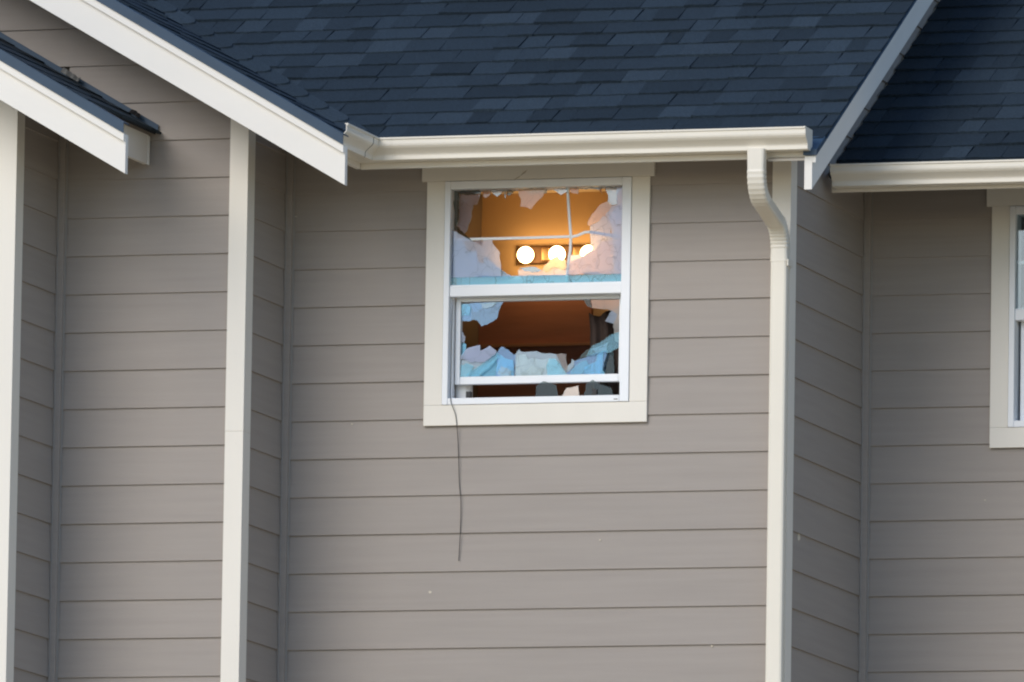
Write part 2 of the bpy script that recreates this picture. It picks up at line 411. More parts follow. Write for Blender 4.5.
# recessed roof on the right
roof_r = slab('roof', 'rec', [(1.326,.69),(4.5,.69),(4.5,4.2),(1.326,4.2)], MT['deck'])
tag(roof_r, 'shaded dark navy roof slope at the upper right')
roofcourses('rec', [.667+.1498*k for k in range(23)], lambda v: 1.328, 4.5, roof_r, lambda b, v: v > .80 and v < 2.8 and b < 2.45-(v-.8)*.28)
# second gable roof (slope facing right) running back into the valley
def gable_roof(kind, v0, v1, y0, backf, lab):
    poly = [(y0, v0), (backf(v0), v0), (backf(v1), v1), (y0, v1)]
    ro = slab('roof', kind, poly, MT['deck'])
    tag(ro, lab); bms = [bmesh.new() for _ in range(3)]
    v = v0-.02
    while v < v1-.12:
        u = y0-.012
        while True:
            wd = random.uniform(.12, .34); e0, e1 = backf(v), backf(v+VS+.012)
            b = u+wd
            args = [u, min(b, e0), u, min(b, e1)]
            if b > e0-.1: args = [u, e0, u, e1]
            h = random.choice((.006, .0075, .009))
            if args[1] > u+.01: tab(bms[random.randrange(3)], kind, *args, v+random.uniform(-.004,.004), v+VS+.012, h, 0, random.uniform(-.002,.002))
            u = b
            if b > e0-.1: break
        v += VS
    for i, b in enumerate(bms):
        o = from_bm('shingle_field', b, MT['sh'][i], ro); o['kind'] = 'stuff'
    return ro
Y_RK2, Y_RK1 = -1.06, -1.705
roof_b = gable_roof('bay', .615, 2.9, Y_RK2+.01, lambda v: valley_y(-v), 'navy roof slope of the gable left of the broken window')
# shingles of the gable slope turned up over the valley onto the main slope, each with a rounded lower corner
for k in range(13):
    x0 = -.74-VS*k; L = VS+.035; w_ = .085+random.uniform(-.004, .004)
    def V(s, t_): x = x0-s; return (x+t_+.0, ((ZG-ZM)-PG*x)/PM)
    pts = [(0,-.03,.018), (-.012,w_*.35,.026), (-.004,w_*.68,.028), (.02,w_*.9,.027), (.05,w_,.025), (L,w_,.016), (L,-.03,.014)]
    prism('valley_shingle', [plane_pt('main', *V(s,t_), h) for s,t_,h in pts], [plane_pt('main', *V(s,t_), -.004) for s,t_,h in pts], MT['sh'][random.choice((0,2,2,3))], roof_b)
roof_l = gable_roof('left', 1.54, 3.6, Y_RK1+.01, lambda v: Y_BAY+.005, 'narrow navy roof slope of the nearest gable, with loose shingle edges')
# far slopes of the gables, out of sight from the front
for nm, xr, zl, y0, y1, par in (('far_slope', -2.9, ZG+PG*2.9, Y_RK2, 3.0, roof_b), ('far_slope', -3.6, ZL+PG*3.6, Y_RK1, Y_BAY, roof_l)):
    prism(nm, [(xr,y0,zl-.01),(xr-2.4,y0,zl-.01-PG*2.4),(xr-2.4,y0,zl-.05-PG*2.4),(xr,y0,zl-.05)], [(xr,y1,zl-.01),(xr-2.4,y1,zl-.01-PG*2.4),(xr-2.4,y1,zl-.05-PG*2.4),(xr,y1,zl-.05)], MT['deck'], par)
# barge boards: plumb-cut, with a moulding along the top and a metal drip edge
def barge(parent, yf, xe, xtop, zl, th=.036):
    def strip(name, zt, zb, y0, y1, m, x0=xe, bev=False):
        A = [(x0,y0,zl-PG*x0+zt),(xtop,y0,zl-PG*xtop+zt),(xtop,y0,zl-PG*xtop+zb),(x0,y0,zl-PG*x0+zb)]
        return prism(name, A, [(x,y1,z) for x,y,z in A], m, parent)
    strip('barge_board', -.052, -.230, yf, yf+th, MT['barge'])
    strip('barge_moulding', -.050, -.086, yf-.017, yf-.0005, MT['barge'], xe-.004)
    strip('drip_edge', -.001, -.0505, yf-.024, yf-.018, MT['drip'], xe-.004)
    strip('drip_flange', .0015, -.0045, yf-.0175, yf+.06, MT['drip'], xe-.004)
barge(roof_b, Y_RK2, -.491, -2.9, ZG+.018); barge(roof_l, Y_RK1, -1.331, -3.6, ZL)
# rake of the main roof facing right
def rake_r(parent, xo, y0, y1):
    def strip(name, zt, zb, xa, xb, m, ya=y0, yb=y1):
        A = [(xa,ya,ZM+PM*ya+zt),(xa,yb,ZM+PM*yb+zt),(xa,yb,ZM+PM*yb+zb),(xa,ya,ZM+PM*ya+zb)]
        return prism(name, A, [(xb,y,z) for x,y,z in A], m, parent)
    strip('barge_board', -.016, -.170, xo-.036, xo, MT['barge'])
    strip('barge_moulding', -.014, -.046, xo+.0005, xo+.017, MT['barge'])
    strip('drip_edge', -.002, -.0125, xo+.0175, xo+.022, MT['drip'])
    strip('drip_flange', .0015, -.0045, xo-.03, xo+.017, MT['drip'])
    strip('rake_soffit', -.026, -.036, xo-.21, xo-.037, MT['soffit'])
    # folded metal at the eave corner
    prism('drip_corner', [(xo-.04,y0-.012,ZM+PM*y0-.014),(xo-.04,y0-.012,ZM+PM*y0+.012),(xo-.04,y0+.14,ZM+PM*(y0+.14)+.016),(xo-.04,y0+.14,ZM+PM*(y0+.14)-.002)],
          [(xo+.024,y0-.012,ZM+PM*y0-.014),(xo+.024,y0-.012,ZM+PM*y0+.012),(xo+.024,y0+.14,ZM+PM*(y0+.14)+.016),(xo+.024,y0+.14,ZM+PM*(y0+.14)-.002)], MT['drip'], parent)
rake_r(roof_m, 1.546, -.43, 4.2)
# fascias
box('fascia', -.62, 1.515, -.41, -.39, 5.962, 5.992, MT['trim'], roof_m)
box('fascia', 1.345, 4.4, .661, .681, 5.952, 6.0, MT['trim'], roof_r)
box('fascia', -.64, -.62, Y_RK2+.04, -.415, 5.962, 5.992, MT['trim'], roof_b)
box('fascia', -1.596, -1.575, Y_RK1+.04, Y_BAY-.016, 5.975, 6.112, MT['barge'], roof_l)
box('fascia_end_trim', -1.5745, -1.568, Y_BAY-.03, Y_BAY-.016, 5.972, 6.105, MT['barge'], roof_l)
# wall flashing along the nearest gable roof
prism('wall_flashing', [(-1.53,Y_BAY-.014,ZL+PG*1.53-.012),(-3.5,Y_BAY-.014,ZL+PG*3.5-.012),(-3.5,Y_BAY-.014,ZL+PG*3.5+.032),(-1.53,Y_BAY-.014,ZL+PG*1.53+.032)],
      [(-1.53,Y_BAY-.009,ZL+PG*1.53-.012),(-3.5,Y_BAY-.009,ZL+PG*3.5-.012),(-3.5,Y_BAY-.009,ZL+PG*3.5+.032),(-1.53,Y_BAY-.009,ZL+PG*1.53+.032)], MT['drip'], roof_l)

# ------------------------------------------------------------------ windows
def window(dx, dy, dz, label):
    bm = bmesh.new()
    def B(x0,x1,y0,y1,z0,z1): bbox(bm, x0+dx,x1+dx,y0+dy,y1+dy,z0+dz,z1+dz,.003)
    B(-.331,-.303,-.019,.10,4.906,5.952); B(.526,.570,-.019,.10,4.906,5.952)
    B(-.3025,.5255,-.018,.10,4.906,4.937); B(-.3025,.5255,-.018,.10,5.914,5.952)
    wn = from_bm('window', bm, MT['vinyl'], house); tag(wn, label)
    def part(n, x0,x1,y0,y1,z0,z1,m,bev=.002): return box(n, x0+dx,x1+dx,y0+dy,y1+dy,z0+dz,z1+dz,m,wn,bev)
    part('head_trim', -.445,.678,-.016,.020,5.9535,6.10, MT['trim'])
    part('side_trim', -.420,-.3325,-.012,.004,4.906,5.953, MT['trim']); part('side_trim', .5715,.657,-.012,.004,4.906,5.953, MT['trim'])
    part('bottom_trim', -.420,.657,-.0125,.0035,4.810,4.9055, MT['trim'])
    part('meeting_rail', -.3025,.5255,-.012,.040,5.411,5.460, MT['vinyl'], .004)
    part('glazing_bead', -.3025,.5255,-.006,.010,5.4602,5.466, MT['vinyl'], 0)
    part('weep_cover', .500,.518,-.0205,-.0182,4.916,4.9195, MT['scrap'], 0)
    part('inner_sill', -.33,.57,.101,.17,4.915,4.935, MT['vinyl'])
    return wn, part
win, wpart = window(0, 0, 0, 'white sash window with both panes smashed and a lit room behind')
def sash(part, zb, zt):
    part('sash_stile', -.290,-.266,.050,.085,zb,zt, MT['vinyl'], .003); part('sash_stile', .500,.5245,.050,.085,zb,zt, MT['vinyl'], .003)
    part('sash_rail', -.2655,.4995,.050,.085,zb,zb+.036, MT['vinyl'], .003); part('sash_rail', -.2655,.4995,.050,.085,zt-.118,zt, MT['vinyl'], .003)
sash(wpart, 5.008, 5.512)
for x in (-.165, .36): wpart('sash_lock', x-.035, x+.035, .056, .08, 5.5125, 5.523, MT['vinyl'], .002)
wpart('track_liner', -.3025,-.292,.02,.049,4.9375,5.41, MT['vinyl'], .002)
win2, w2part = window(DX, Y_REC, DZ, 'unbroken white sash window cut off by the right edge')
sash(w2part, 4.94, 5.48)
w2part('pane', -.302,.525,.012,.016,5.466,5.913, MT['pane'], 0)
w2part('pane', -.2655,.4995,.064,.068,4.977,5.361, MT['pane'], 0)
w2part('grille_bar', -.302,.525,.019,.027,5.682,5.697, MT['muntin'], .002); w2part('grille_bar', .105,.12,.0275,.034,5.467,5.913, MT['muntin'], .002)

for q in [[(0.0001, 5.9502), (0.0121, 5.9593), (0.0336, 5.9705), (0.0265, 5.9613)], [(0.0289, 5.9659), (0.0455, 5.9842), (0.0671, 5.9977), (0.0552, 5.9816)]]:     # scuffs on the head trim
    prism('scuff_mark', [(x,-.0164,z) for x,z in q], [(x,-.0155,z) for x,z in q], MT['scuff'], win)
# broken glass: every piece is a polygon in the plane of its pane (x, z), 3 mm thick, at its own small lean
SHARDS = [
    ('g5',0.012,0,[(-0.2947,5.9099),(-0.2622,5.9091),(-0.17,5.9092),(-0.165,5.8973),(-0.1988,5.8911),(-0.2376,5.8897),(-0.2692,5.8952),(-0.2708,5.8437),(-0.2698,5.7827),(-0.2813,5.7478),(-0.2443,5.7095),(-0.2147,5.6784),(-0.2,5.671),(-0.2245,5.6833),(-0.2931,5.727)]),
    ('g2',0.028,0,[(-0.2743,5.9115),(-0.17,5.909),(-0.1698,5.8996),(-0.1883,5.8462),(-0.2077,5.8443),(-0.2163,5.7789),(-0.2396,5.7185),(-0.2492,5.7117),(-0.2862,5.7501),(-0.2746,5.785),(-0.2757,5.8459)]),
    ('g1',0.012,0.01,[(-0.1603,5.9089),(-0.1167,5.9078),(-0.1259,5.8823),(-0.1452,5.8734),(-0.155,5.883)]),
    ('g4',0.028,0,[(-0.1215,5.9125),(-0.0682,5.9112),(-0.0632,5.9017),(-0.0919,5.879),(-0.1214,5.9031)]),
    ('g4',0.012,0.02,[(-0.0585,5.9088),(-0.0392,5.9083),(-0.0438,5.8944),(-0.0458,5.8663),(-0.0534,5.8899)]),
    ('g5',0.028,0,[(-0.0416,5.9105),(-0.0004,5.9095),(-0.0338,5.8822),(-0.0461,5.8919)]),
    ('g1',0.012,0,[(0.014,5.9117),(0.0866,5.9099),(0.1495,5.9083),(0.1378,5.8806),(0.1069,5.8509),(0.0785,5.8142),(0.059,5.824),(0.025,5.8295),(0.0293,5.8645),(0.0169,5.8835)]),
    ('g4',0.028,0,[(0.0528,5.9129),(0.1543,5.9127),(0.145,5.8896),(0.116,5.8926),(0.0918,5.8932),(0.0726,5.8867),(0.058,5.8917)]),
    ('g4',0.012,0,[(0.1857,5.9098),(0.2509,5.9105),(0.2511,5.8942),(0.2224,5.8785),(0.2053,5.8906),(0.1907,5.9003)]),
    ('g1',0.012,0,[(0.2653,5.9102),(0.3064,5.9092),(0.3044,5.8788),(0.2754,5.8865),(0.2631,5.8962)]),
    ('g4',0.012,0,[(0.3136,5.9099),(0.4341,5.9107),(0.4102,5.8996),(0.3715,5.9048),(0.3427,5.9013)]),
    ('g1',0.028,0.03,[(0.3957,5.9115),(0.4102,5.9111),(0.4179,5.8782),(0.4081,5.8902)]),
    ('g4',0.028,0,[(0.4343,5.9129),(0.5113,5.9156),(0.5105,5.9063),(0.4878,5.8742),(0.4885,5.8298),(0.4645,5.8257),(0.4475,5.8308),(0.4445,5.8752),(0.4296,5.9036)]),
    ('g2',0.012,0,[(0.4895,5.9093),(0.5304,5.9083),(0.5331,5.7309),(0.4849,5.7367),(0.4507,5.7655),(0.4361,5.7775),(0.4692,5.8211),(0.4931,5.8275)]),
    ('g2',0.028,0,[(0.4886,5.8228),(0.527,5.8312),(0.5319,5.4999),(0.4741,5.5012),(0.4709,5.7205),(0.4461,5.7678)]),
    ('g1',0.012,0.008,[(0.4471,5.845),(0.4692,5.8211),(0.4409,5.7774),(0.4313,5.7777),(0.4076,5.7502),(0.3741,5.737),(0.3646,5.7302),(0.3524,5.7352),(0.3522,5.7492),(0.3686,5.7792),(0.3852,5.7974),(0.4112,5.8295)]),
    ('g2',0.012,-0.006,[(0.3646,5.7302),(0.3741,5.737),(0.4076,5.7502),(0.4313,5.7777),(0.4507,5.7655),(0.4849,5.7367),(0.5331,5.7309),(0.5341,5.6609),(0.4715,5.667),(0.4659,5.7185),(0.4274,5.7147),(0.3649,5.7069)]),
    ('g2',0.012,0.004,[(0.3625,5.7069),(0.4274,5.7147),(0.4659,5.7185),(0.4714,5.6717),(0.3849,5.6574),(0.3756,5.6343),(0.3683,5.6391)]),
    ('g2',0.012,0,[(0.3849,5.6574),(0.4714,5.6694),(0.5341,5.6609),(0.5364,5.5047),(0.3873,5.5034),(0.3294,5.5093),(0.2716,5.5036),(0.2523,5.5041),(0.2658,5.5644),(0.2702,5.597),(0.3135,5.5984),(0.333,5.5886),(0.3472,5.6023),(0.3759,5.6179),(0.3757,5.6319)]),
    ('g1',0.028,0.004,[(0.2611,5.5666),(0.3139,5.5841),(0.3809,5.6199),(0.4093,5.6519),(0.4669,5.6646),(0.4693,5.5013),(0.2525,5.5038)]),
    ('g1',0.012,0.01,[(0.1313,5.5301),(0.155,5.5576),(0.1883,5.5849),(0.2099,5.5937),(0.2198,5.5795),(0.2488,5.5742),(0.2518,5.5367),(0.2327,5.5278),(0.2132,5.5376),(0.189,5.5428),(0.1652,5.52)]),
    ('g2',0.028,0,[(0.0153,5.5348),(0.054,5.5339),(0.0832,5.5216),(0.1265,5.5346),(0.1605,5.5222),(0.1843,5.545),(0.2085,5.5398),(0.2279,5.53),(0.2471,5.5413),(0.2573,5.5013),(0.0207,5.502)]),
    ('g3',0.012,0,[(0.0248,5.5419),(0.0827,5.5476),(0.1069,5.5447),(0.1313,5.5301),(0.1169,5.5211),(0.088,5.5194),(0.054,5.5272)]),
    ('g2',0.012,0,[(-0.3028,5.7296),(-0.1976,5.6709),(-0.1564,5.6723),(-0.108,5.6759),(-0.1054,5.6618),(-0.0733,5.6236),(-0.0625,5.5579),(-0.0617,5.5064),(-0.3039,5.5048)]),
    ('g3',0.028,0,[(-0.3121,5.7015),(-0.2583,5.6768),(-0.2384,5.6482),(-0.2332,5.6294),(-0.1847,5.6283),(-0.179,5.5766),(-0.1499,5.5713),(-0.1504,5.6041),(-0.0671,5.5414),(-0.0376,5.5173),(-0.0132,5.5051),(-0.3088,5.5047)]),
    ('g9',0.012,0,[(-0.3039,5.5039),(-0.0617,5.5055),(0.262,5.5029),(0.3873,5.5024),(0.5364,5.5037),(0.5371,5.4557),(-0.3031,5.4557)]),
    ('g3',0.064,0,[(-0.2837,5.3846),(-0.211,5.3901),(-0.0633,5.3939),(-0.0798,5.3639),(-0.0868,5.35),(-0.0889,5.3266),(-0.0959,5.3128),(-0.1175,5.2992),(-0.168,5.2792),(-0.178,5.2958),(-0.1903,5.3078),(-0.2073,5.3128),(-0.229,5.3039),(-0.2533,5.3068),(-0.2823,5.3027)]),
    ('g2',0.076,0,[(-0.2196,5.3941),(-0.0839,5.3982),(-0.1222,5.371),(-0.1512,5.3646),(-0.1755,5.3674),(-0.1897,5.349),(-0.2091,5.3494),(-0.2192,5.3684)]),
    ('g2',0.076,0.02,[(-0.2875,5.3933),(-0.222,5.3919),(-0.2207,5.3169),(-0.2521,5.3082),(-0.2863,5.323)]),
    ('g2',0.064,0.01,[(-0.2819,5.2746),(-0.2573,5.2554),(-0.2448,5.2317),(-0.2516,5.2038),(-0.2809,5.2184)]),
    ('g6',0.07,0.03,[(-0.2826,5.2099),(-0.2436,5.1997),(-0.2455,5.167),(-0.2573,5.1439),(-0.2813,5.1303)]),
    ('g2',0.064,0.04,[(-0.2529,5.1384),(-0.2415,5.1779),(-0.198,5.1887),(-0.1739,5.1928),(-0.1734,5.1671),(-0.1542,5.1737),(-0.1278,5.1895),(-0.091,5.1584),(-0.1198,5.145),(-0.1243,5.1264),(-0.1483,5.1105),(-0.2018,5.1233),(-0.2528,5.129)]),
    ('g4',0.064,0.03,[(-0.2794,5.1249),(-0.2018,5.1224),(-0.1483,5.1096),(-0.1914,5.081),(-0.2203,5.0722),(-0.2295,5.0397),(-0.2779,5.036)]),
    ('g6',0.076,0.03,[(-0.2525,5.0393),(-0.224,5.0738),(-0.195,5.0825),(-0.1519,5.1121),(-0.128,5.1279),(-0.1234,5.1465),(-0.0946,5.1576),(-0.0554,5.1311),(-0.0165,5.121),(-0.0079,5.0368),(-0.2331,5.0389)]),
    ('g3',0.064,0.04,[(-0.091,5.1584),(-0.0744,5.1838),(-0.0379,5.169),(-0.0109,5.1451),(-0.0013,5.1472),(-0.0043,5.0352),(-0.0938,5.037)]),
    ('g4',0.064,0.03,[(-0.0046,5.145),(0.0153,5.1702),(0.0348,5.1558),(0.0976,5.1592),(0.1219,5.1494),(0.1605,5.1486),(0.1944,5.1432),(0.2093,5.1149),(0.2242,5.0866),(0.2537,5.0511),(0.2588,5.0347),(-0.0029,5.0352)]),
    ('g4',0.078,0.04,[(-0.0072,5.1024),(0.0018,5.1442),(0.0405,5.1481),(0.0553,5.1244),(0.0843,5.1285),(0.1183,5.1185),(0.1568,5.127),(0.1857,5.1265),(0.2153,5.0885),(0.2498,5.0412),(0.0664,5.0355),(-0.0013,5.0369)]),
    ('g1',0.064,0.02,[(0.1944,5.1432),(0.2185,5.1474),(0.2427,5.1422),(0.2457,5.1002),(0.2533,5.0814),(0.2439,5.0629),(0.2242,5.0866)]),
    ('g4',0.064,0.02,[(0.246,5.0815),(0.2674,5.0998),(0.2719,5.1207),(0.2818,5.1088),(0.2774,5.0809),(0.2584,5.0626),(0.2464,5.0606)]),
    ('g3',0.064,0.03,[(0.244,5.0536),(0.2775,5.0762),(0.2818,5.1088),(0.301,5.1154),(0.3346,5.124),(0.3776,5.1441),(0.4207,5.1572),(0.44,5.1568),(0.422,5.0733),(0.3986,5.0319),(0.2588,5.0347)]),
    ('g5',0.064,0,[(0.3009,5.1201),(0.3388,5.1589),(0.3677,5.163),(0.3632,5.1398),(0.3297,5.1241)]),
    ('g6',0.078,0.025,[(0.3174,5.0352),(0.3311,5.0815),(0.3837,5.1084),(0.388,5.141),(0.4167,5.159),(0.4131,5.0752),(0.433,5.0329)]),
    ('g5',0.086,0.04,[(0.406,5.0763),(0.4192,5.16),(0.4524,5.1919),(0.4629,5.1358),(0.4691,5.0378),(0.4306,5.0386)]),
    ('g2',0.064,0.03,[(0.3677,5.163),(0.406,5.1762),(0.4443,5.194),(0.4352,5.1569),(0.3872,5.1439)]),
    ('g1',0.064,0,[(0.3593,5.3964),(0.3834,5.3958),(0.4605,5.3988),(0.5086,5.4001),(0.5092,5.3604),(0.4565,5.3383),(0.4371,5.348),(0.4082,5.3486),(0.3648,5.3542)]),
    ('g2',0.064,0,[(0.458,5.3373),(0.5092,5.3595),(0.5104,5.2765),(0.4574,5.2823),(0.4283,5.2922)]),
    ('g5',0.064,0,[(0.3208,5.3925),(0.3569,5.3941),(0.3624,5.3543),(0.3405,5.3641)]),
    ('g5',0.03,0.04,[(0.1063,4.9404),(0.1103,4.9916),(0.1437,5.0142),(0.2068,4.992),(0.2172,4.9382)]),
    ('g1',0.034,0.08,[(0.2305,4.9384),(0.254,4.9799),(0.3116,4.9904),(0.3172,4.9391)]),
    ('g5',0.026,0.04,[(0.3437,4.9376),(0.3524,4.9956),(0.3834,5.016),(0.4198,4.9943),(0.473,4.9746),(0.4831,4.9372)]),
    ('g7',0.058,0.02,[(-0.247,5.037),(-0.2186,5.0762),(-0.1897,5.0849),(-0.1466,5.1144),(-0.1226,5.1303),(-0.1131,5.1418),(-0.0891,5.1553),(-0.0792,5.1387),(-0.1029,5.1112),(-0.1315,5.0791),(-0.165,5.0564),(-0.1792,5.0357)]),
    ('g7',0.058,0.02,[(-0.0891,5.1553),(-0.05,5.1288),(-0.0111,5.1187),(-0.0049,5.0345),(-0.0727,5.0359),(-0.0928,5.083),(-0.0788,5.1154)]),
    ('g8',0.054,0.02,[(-0.0675,5.0913),(-0.0384,5.0814),(-0.0188,5.067),(-0.0231,5.0367),(-0.057,5.0351),(-0.0863,5.0543)]),
    ('g8',0.058,0.02,[(-0.0012,5.0998),(0.0078,5.1416),(0.0464,5.1455),(0.0613,5.1219),(0.0902,5.126),(0.1242,5.1159),(0.1627,5.1245),(0.1917,5.1239),(0.2212,5.086),(0.2557,5.0387),(0.0724,5.033),(0.0047,5.0343)]),
    ('g8',0.054,0.02,[(0.0586,5.0654),(0.0775,5.0884),(0.1164,5.0736),(0.1404,5.0801),(0.1265,5.0454),(0.0881,5.0322),(0.0446,5.0331),(0.025,5.0521)]),
    ('g7',0.054,0.02,[(0.1639,5.1216),(0.1929,5.121),(0.2224,5.0855),(0.252,5.0383),(0.1605,5.0331),(0.15,5.0869)]),
    ('g7',0.058,0.02,[(0.3232,5.0327),(0.337,5.079),(0.3896,5.1059),(0.3939,5.1384),(0.4225,5.1565),(0.4189,5.0727),(0.4388,5.0304)]),
    ('g7',0.055,0.02,[(0.2615,5.0335),(0.2753,5.0705),(0.3134,5.1024),(0.3422,5.1111),(0.3619,5.0828),(0.3286,5.0555),(0.3145,5.0325)]),
    ('g7',0.058,0,[(-0.2819,5.3862),(-0.2334,5.3875),(-0.2185,5.3661),(-0.2276,5.3289),(-0.2568,5.3342),(-0.2808,5.3206)]),
    ('g8',0.058,0,[(-0.1704,5.3884),(-0.093,5.3914),(-0.112,5.3708),(-0.1409,5.3621),(-0.1652,5.3649)]),
    ('g7',0.058,0.01,[(-0.2771,5.096),(-0.2385,5.1093),(-0.1995,5.0945),(-0.2184,5.0668),(-0.247,5.037),(-0.2761,5.0352)]),
    ('g2',0.052000000000000005,0.02,[(-0.271,5.1326),(-0.2378,5.174),(-0.1944,5.1871),(-0.1702,5.1913),(-0.1698,5.1656),(-0.1505,5.1722),(-0.1242,5.188),(-0.0874,5.1569),(-0.1208,5.1295),(-0.1495,5.1114),(-0.2174,5.1128)]),
    ('g7',0.052000000000000005,0.02,[(0.3428,5.1294),(0.371,5.1754),(0.4284,5.2022),(0.4665,5.2294),(0.5144,5.2423),(0.5153,5.1771),(0.4629,5.1456),(0.4244,5.1464),(0.3813,5.1333)]),
    ('g1',0.06,0.0,[(0.4473,5.3893),(0.5098,5.3926),(0.513,5.1781),(0.4791,5.1975),(0.4685,5.2629),(0.4868,5.3231),(0.4576,5.3424)])]
def shard(mat_key, y, lean, pts):
    rag = []
    for (x0, z0), (x1, z1) in zip(pts, pts[1:]+pts[:1]):
        ln = math.hypot(x1-x0, z1-z0); n = max(1, min(9, int(ln/.012)))
        for i in range(n):
            f_ = i/n; j = 0 if i == 0 else random.gauss(0, .0016)
            if i: f_ += random.uniform(-.25, .25)/n
            rag.append((x0+(x1-x0)*f_-(z1-z0)/max(ln, 1e-6)*j, z0+(z1-z0)*f_+(x1-x0)/max(ln, 1e-6)*j))
    pts = rag
    zmin = min(p[1] for p in pts)
    cx = sum(p[0] for p in pts)/len(pts)
    yaw = random.uniform(-.012, .012)
    f = lambda x, z, d: (x, y+d+(z-zmin)*math.tan(lean)+(x-cx)*yaw, z)
    bm = bmesh.new()
    prism_bm(bm, [f(x,z,0) for x,z in pts], [f(x,z,.003) for x,z in pts])
    o = from_bm('glass_shard', bm, MT[mat_key], win)
    o.data.materials.append(MT['edge'])
    for p in o.data.polygons:
        if abs(p.normal.y) < .3: p.material_index = 1
    return o
for s in SHARDS: shard(*s)
MUN = [
    [(-0.2951,5.6814),(-0.169,5.6832),(-0.0721,5.6828),(0.0972,5.683),(0.2662,5.6842)],
    [(0.2481,5.9212),(0.2511,5.879),(0.2581,5.7994),(0.2686,5.687),(0.2672,5.6216),(0.2562,5.5518),(0.2504,5.4563)],
    [(0.2662,5.6824),(0.3047,5.6885),(0.3383,5.7026),(0.3623,5.7035),(0.4396,5.69),(0.5072,5.6777)]]
for bi, pts in enumerate(MUN):      # bent grille bars left hanging in the upper pane
    bm = bmesh.new(); rings = []; yy = (.0175, .0245, .0172)[bi]
    for i, (x, z) in enumerate(pts):
        p, q = pts[max(0, i-1)], pts[min(len(pts)-1, i+1)]
        d = Vector((q[0]-p[0], 0, q[1]-p[1])).normalized(); nrm = Vector((-d.z, 0, d.x))*.0064
        c = Vector((x+(.008 if bi == 2 and i == 0 else 0), yy, z))
        rings.append([bm.verts.new(v) for v in (c+nrm, c+nrm*.55+Vector((0,-.0016,0)), c-nrm*.55+Vector((0,-.0016,0)), c-nrm, c-nrm+Vector((0,.005,0)), c+nrm+Vector((0,.005,0)))])
    for A_, B_ in zip(rings, rings[1:]):
        for k in range(6): bm.faces.new((A_[k], A_[(k+1) % 6], B_[(k+1) % 6], B_[k]))
    bm.faces.new(rings[0][::-1]); bm.faces.new(rings[-1])
    from_bm('grille_bar', bm, MT['muntin'], win)

# ------------------------------------------------------------------ rooms behind the windows
room = tag(empty('bathroom_interior', (0,1,3.7), house), 'lit tan room seen through the broken panes')
def rbox(n, a, m, par=room):
    o = box(n, *a, m); o.parent = par; o.matrix_parent_inverse = Matrix.Translation((0,0,0)); 
    o.data.transform(Matrix.Translation(-par.location)); return o
rbox('back_wall', (-.70,.95,1.80,1.9,3.7,6.145), MT['roomwall'])
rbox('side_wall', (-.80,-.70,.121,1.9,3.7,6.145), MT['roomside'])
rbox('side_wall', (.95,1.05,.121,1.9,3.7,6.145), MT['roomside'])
rbox('ceiling', (-.80,1.05,.121,1.9,6.146,6.19), MT['ceil'])
rbox('floor', (-.80,1.05,.121,1.9,3.6,3.699), MT['brown'])
rbox('mirror_panel', (-.699,-.138,1.77,1.799,4.6,5.63), MT['brown'])  # presumed mirror; the dim room it reflects is painted as flat brown
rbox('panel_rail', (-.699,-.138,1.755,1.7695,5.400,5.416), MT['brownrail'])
room2 = tag(empty('dim_room_interior', (3,2,3.7), house), 'dim room behind the unbroken window')
MT['dimroom'] = mat('dim_room_wall', (.30,.30,.30), .9)
for a in ((1.7,3.8,3.2,3.3,3.7,6.0),(1.6,1.7,1.5,3.3,3.7,6.0),(3.8,3.9,1.5,3.3,3.7,6.0),(1.6,3.9,1.5,3.3,6.0,6.05),(1.6,3.9,1.5,3.3,3.6,3.7)): rbox('room_wall', a, MT['dimroom'], room2)

# ------------------------------------------------------------------ gutters and downspout
GP = [(0,.0),(.078,.0),(.082,.003),(.082,.020),(.084,.026),(.091,.034),(.102,.044),(.113,.053),(.120,.062),(.122,.070),(.122,.090),(.128,.092),(.128,.1),(.112,.1),(.112,.097),
      (.118,.094),(.118,.066),(.110,.056),(.098,.046),(.088,.036),(.080,.027),(.078,.02),(.078,.005),(.004,.005),(.004,.098),(0,.098)]
def gutter(root, runs, m):
    out = []
    for name, A, B in runs:
        out.append(prism(name, A, B, m, root))
    return out
GZ = 5.988
g1 = tag(empty('rain_gutter', (-.6,-.41,GZ)), 'cream gutter over the broken window, turning a corner at its left end', 'gutter')
def lp(root, o): o.data.transform(Matrix.Translation(-root.location)); return o
yb, xb = -.411, -.619
A = [(xb+d, yb-d, GZ+z) for d, z in GP]                      # mitre section
tr = lp(g1, prism('trough', A, [(1.535, yb-d, GZ+z) for d, z in GP], MT['gutter'], g1))
leg = lp(g1, prism('return_trough', A, [(xb+d, Y_RK2+.04, GZ+z) for d, z in GP], MT['gutter'], g1))
cap = [p for p in GP[:13]]
lp(g1, prism('end_cap', [(1.5355, yb-d*1.01, GZ+z*1.01) for d, z in cap]+[(1.5355,yb,GZ+.1)], [(1.541, yb-d*1.01, GZ+z*1.01) for d, z in cap]+[(1.541,yb,GZ+.1)], MT['gutter'], g1))
OFF = [(d+.0012, z-(.0012 if z < .01 else 0)) for d, z in GP[1:13]]
strap = lambda xa, xc: ([(xa, yb-d, GZ+z) for d, z in OFF]+[(xa, yb-d+.002, GZ+z) for d, z in OFF[::-1]], [(xc, yb-d, GZ+z) for d, z in OFF]+[(xc, yb-d+.002, GZ+z) for d, z in OFF[::-1]])
lp(g1, prism('joint_strip', *strap(xb+.135, xb+.185), MT['gutter'], g1))
seam = [(xb+d+.0015, -.612+.14*(.05-z)*0, GZ+z) for d, z in GP[1:12]]
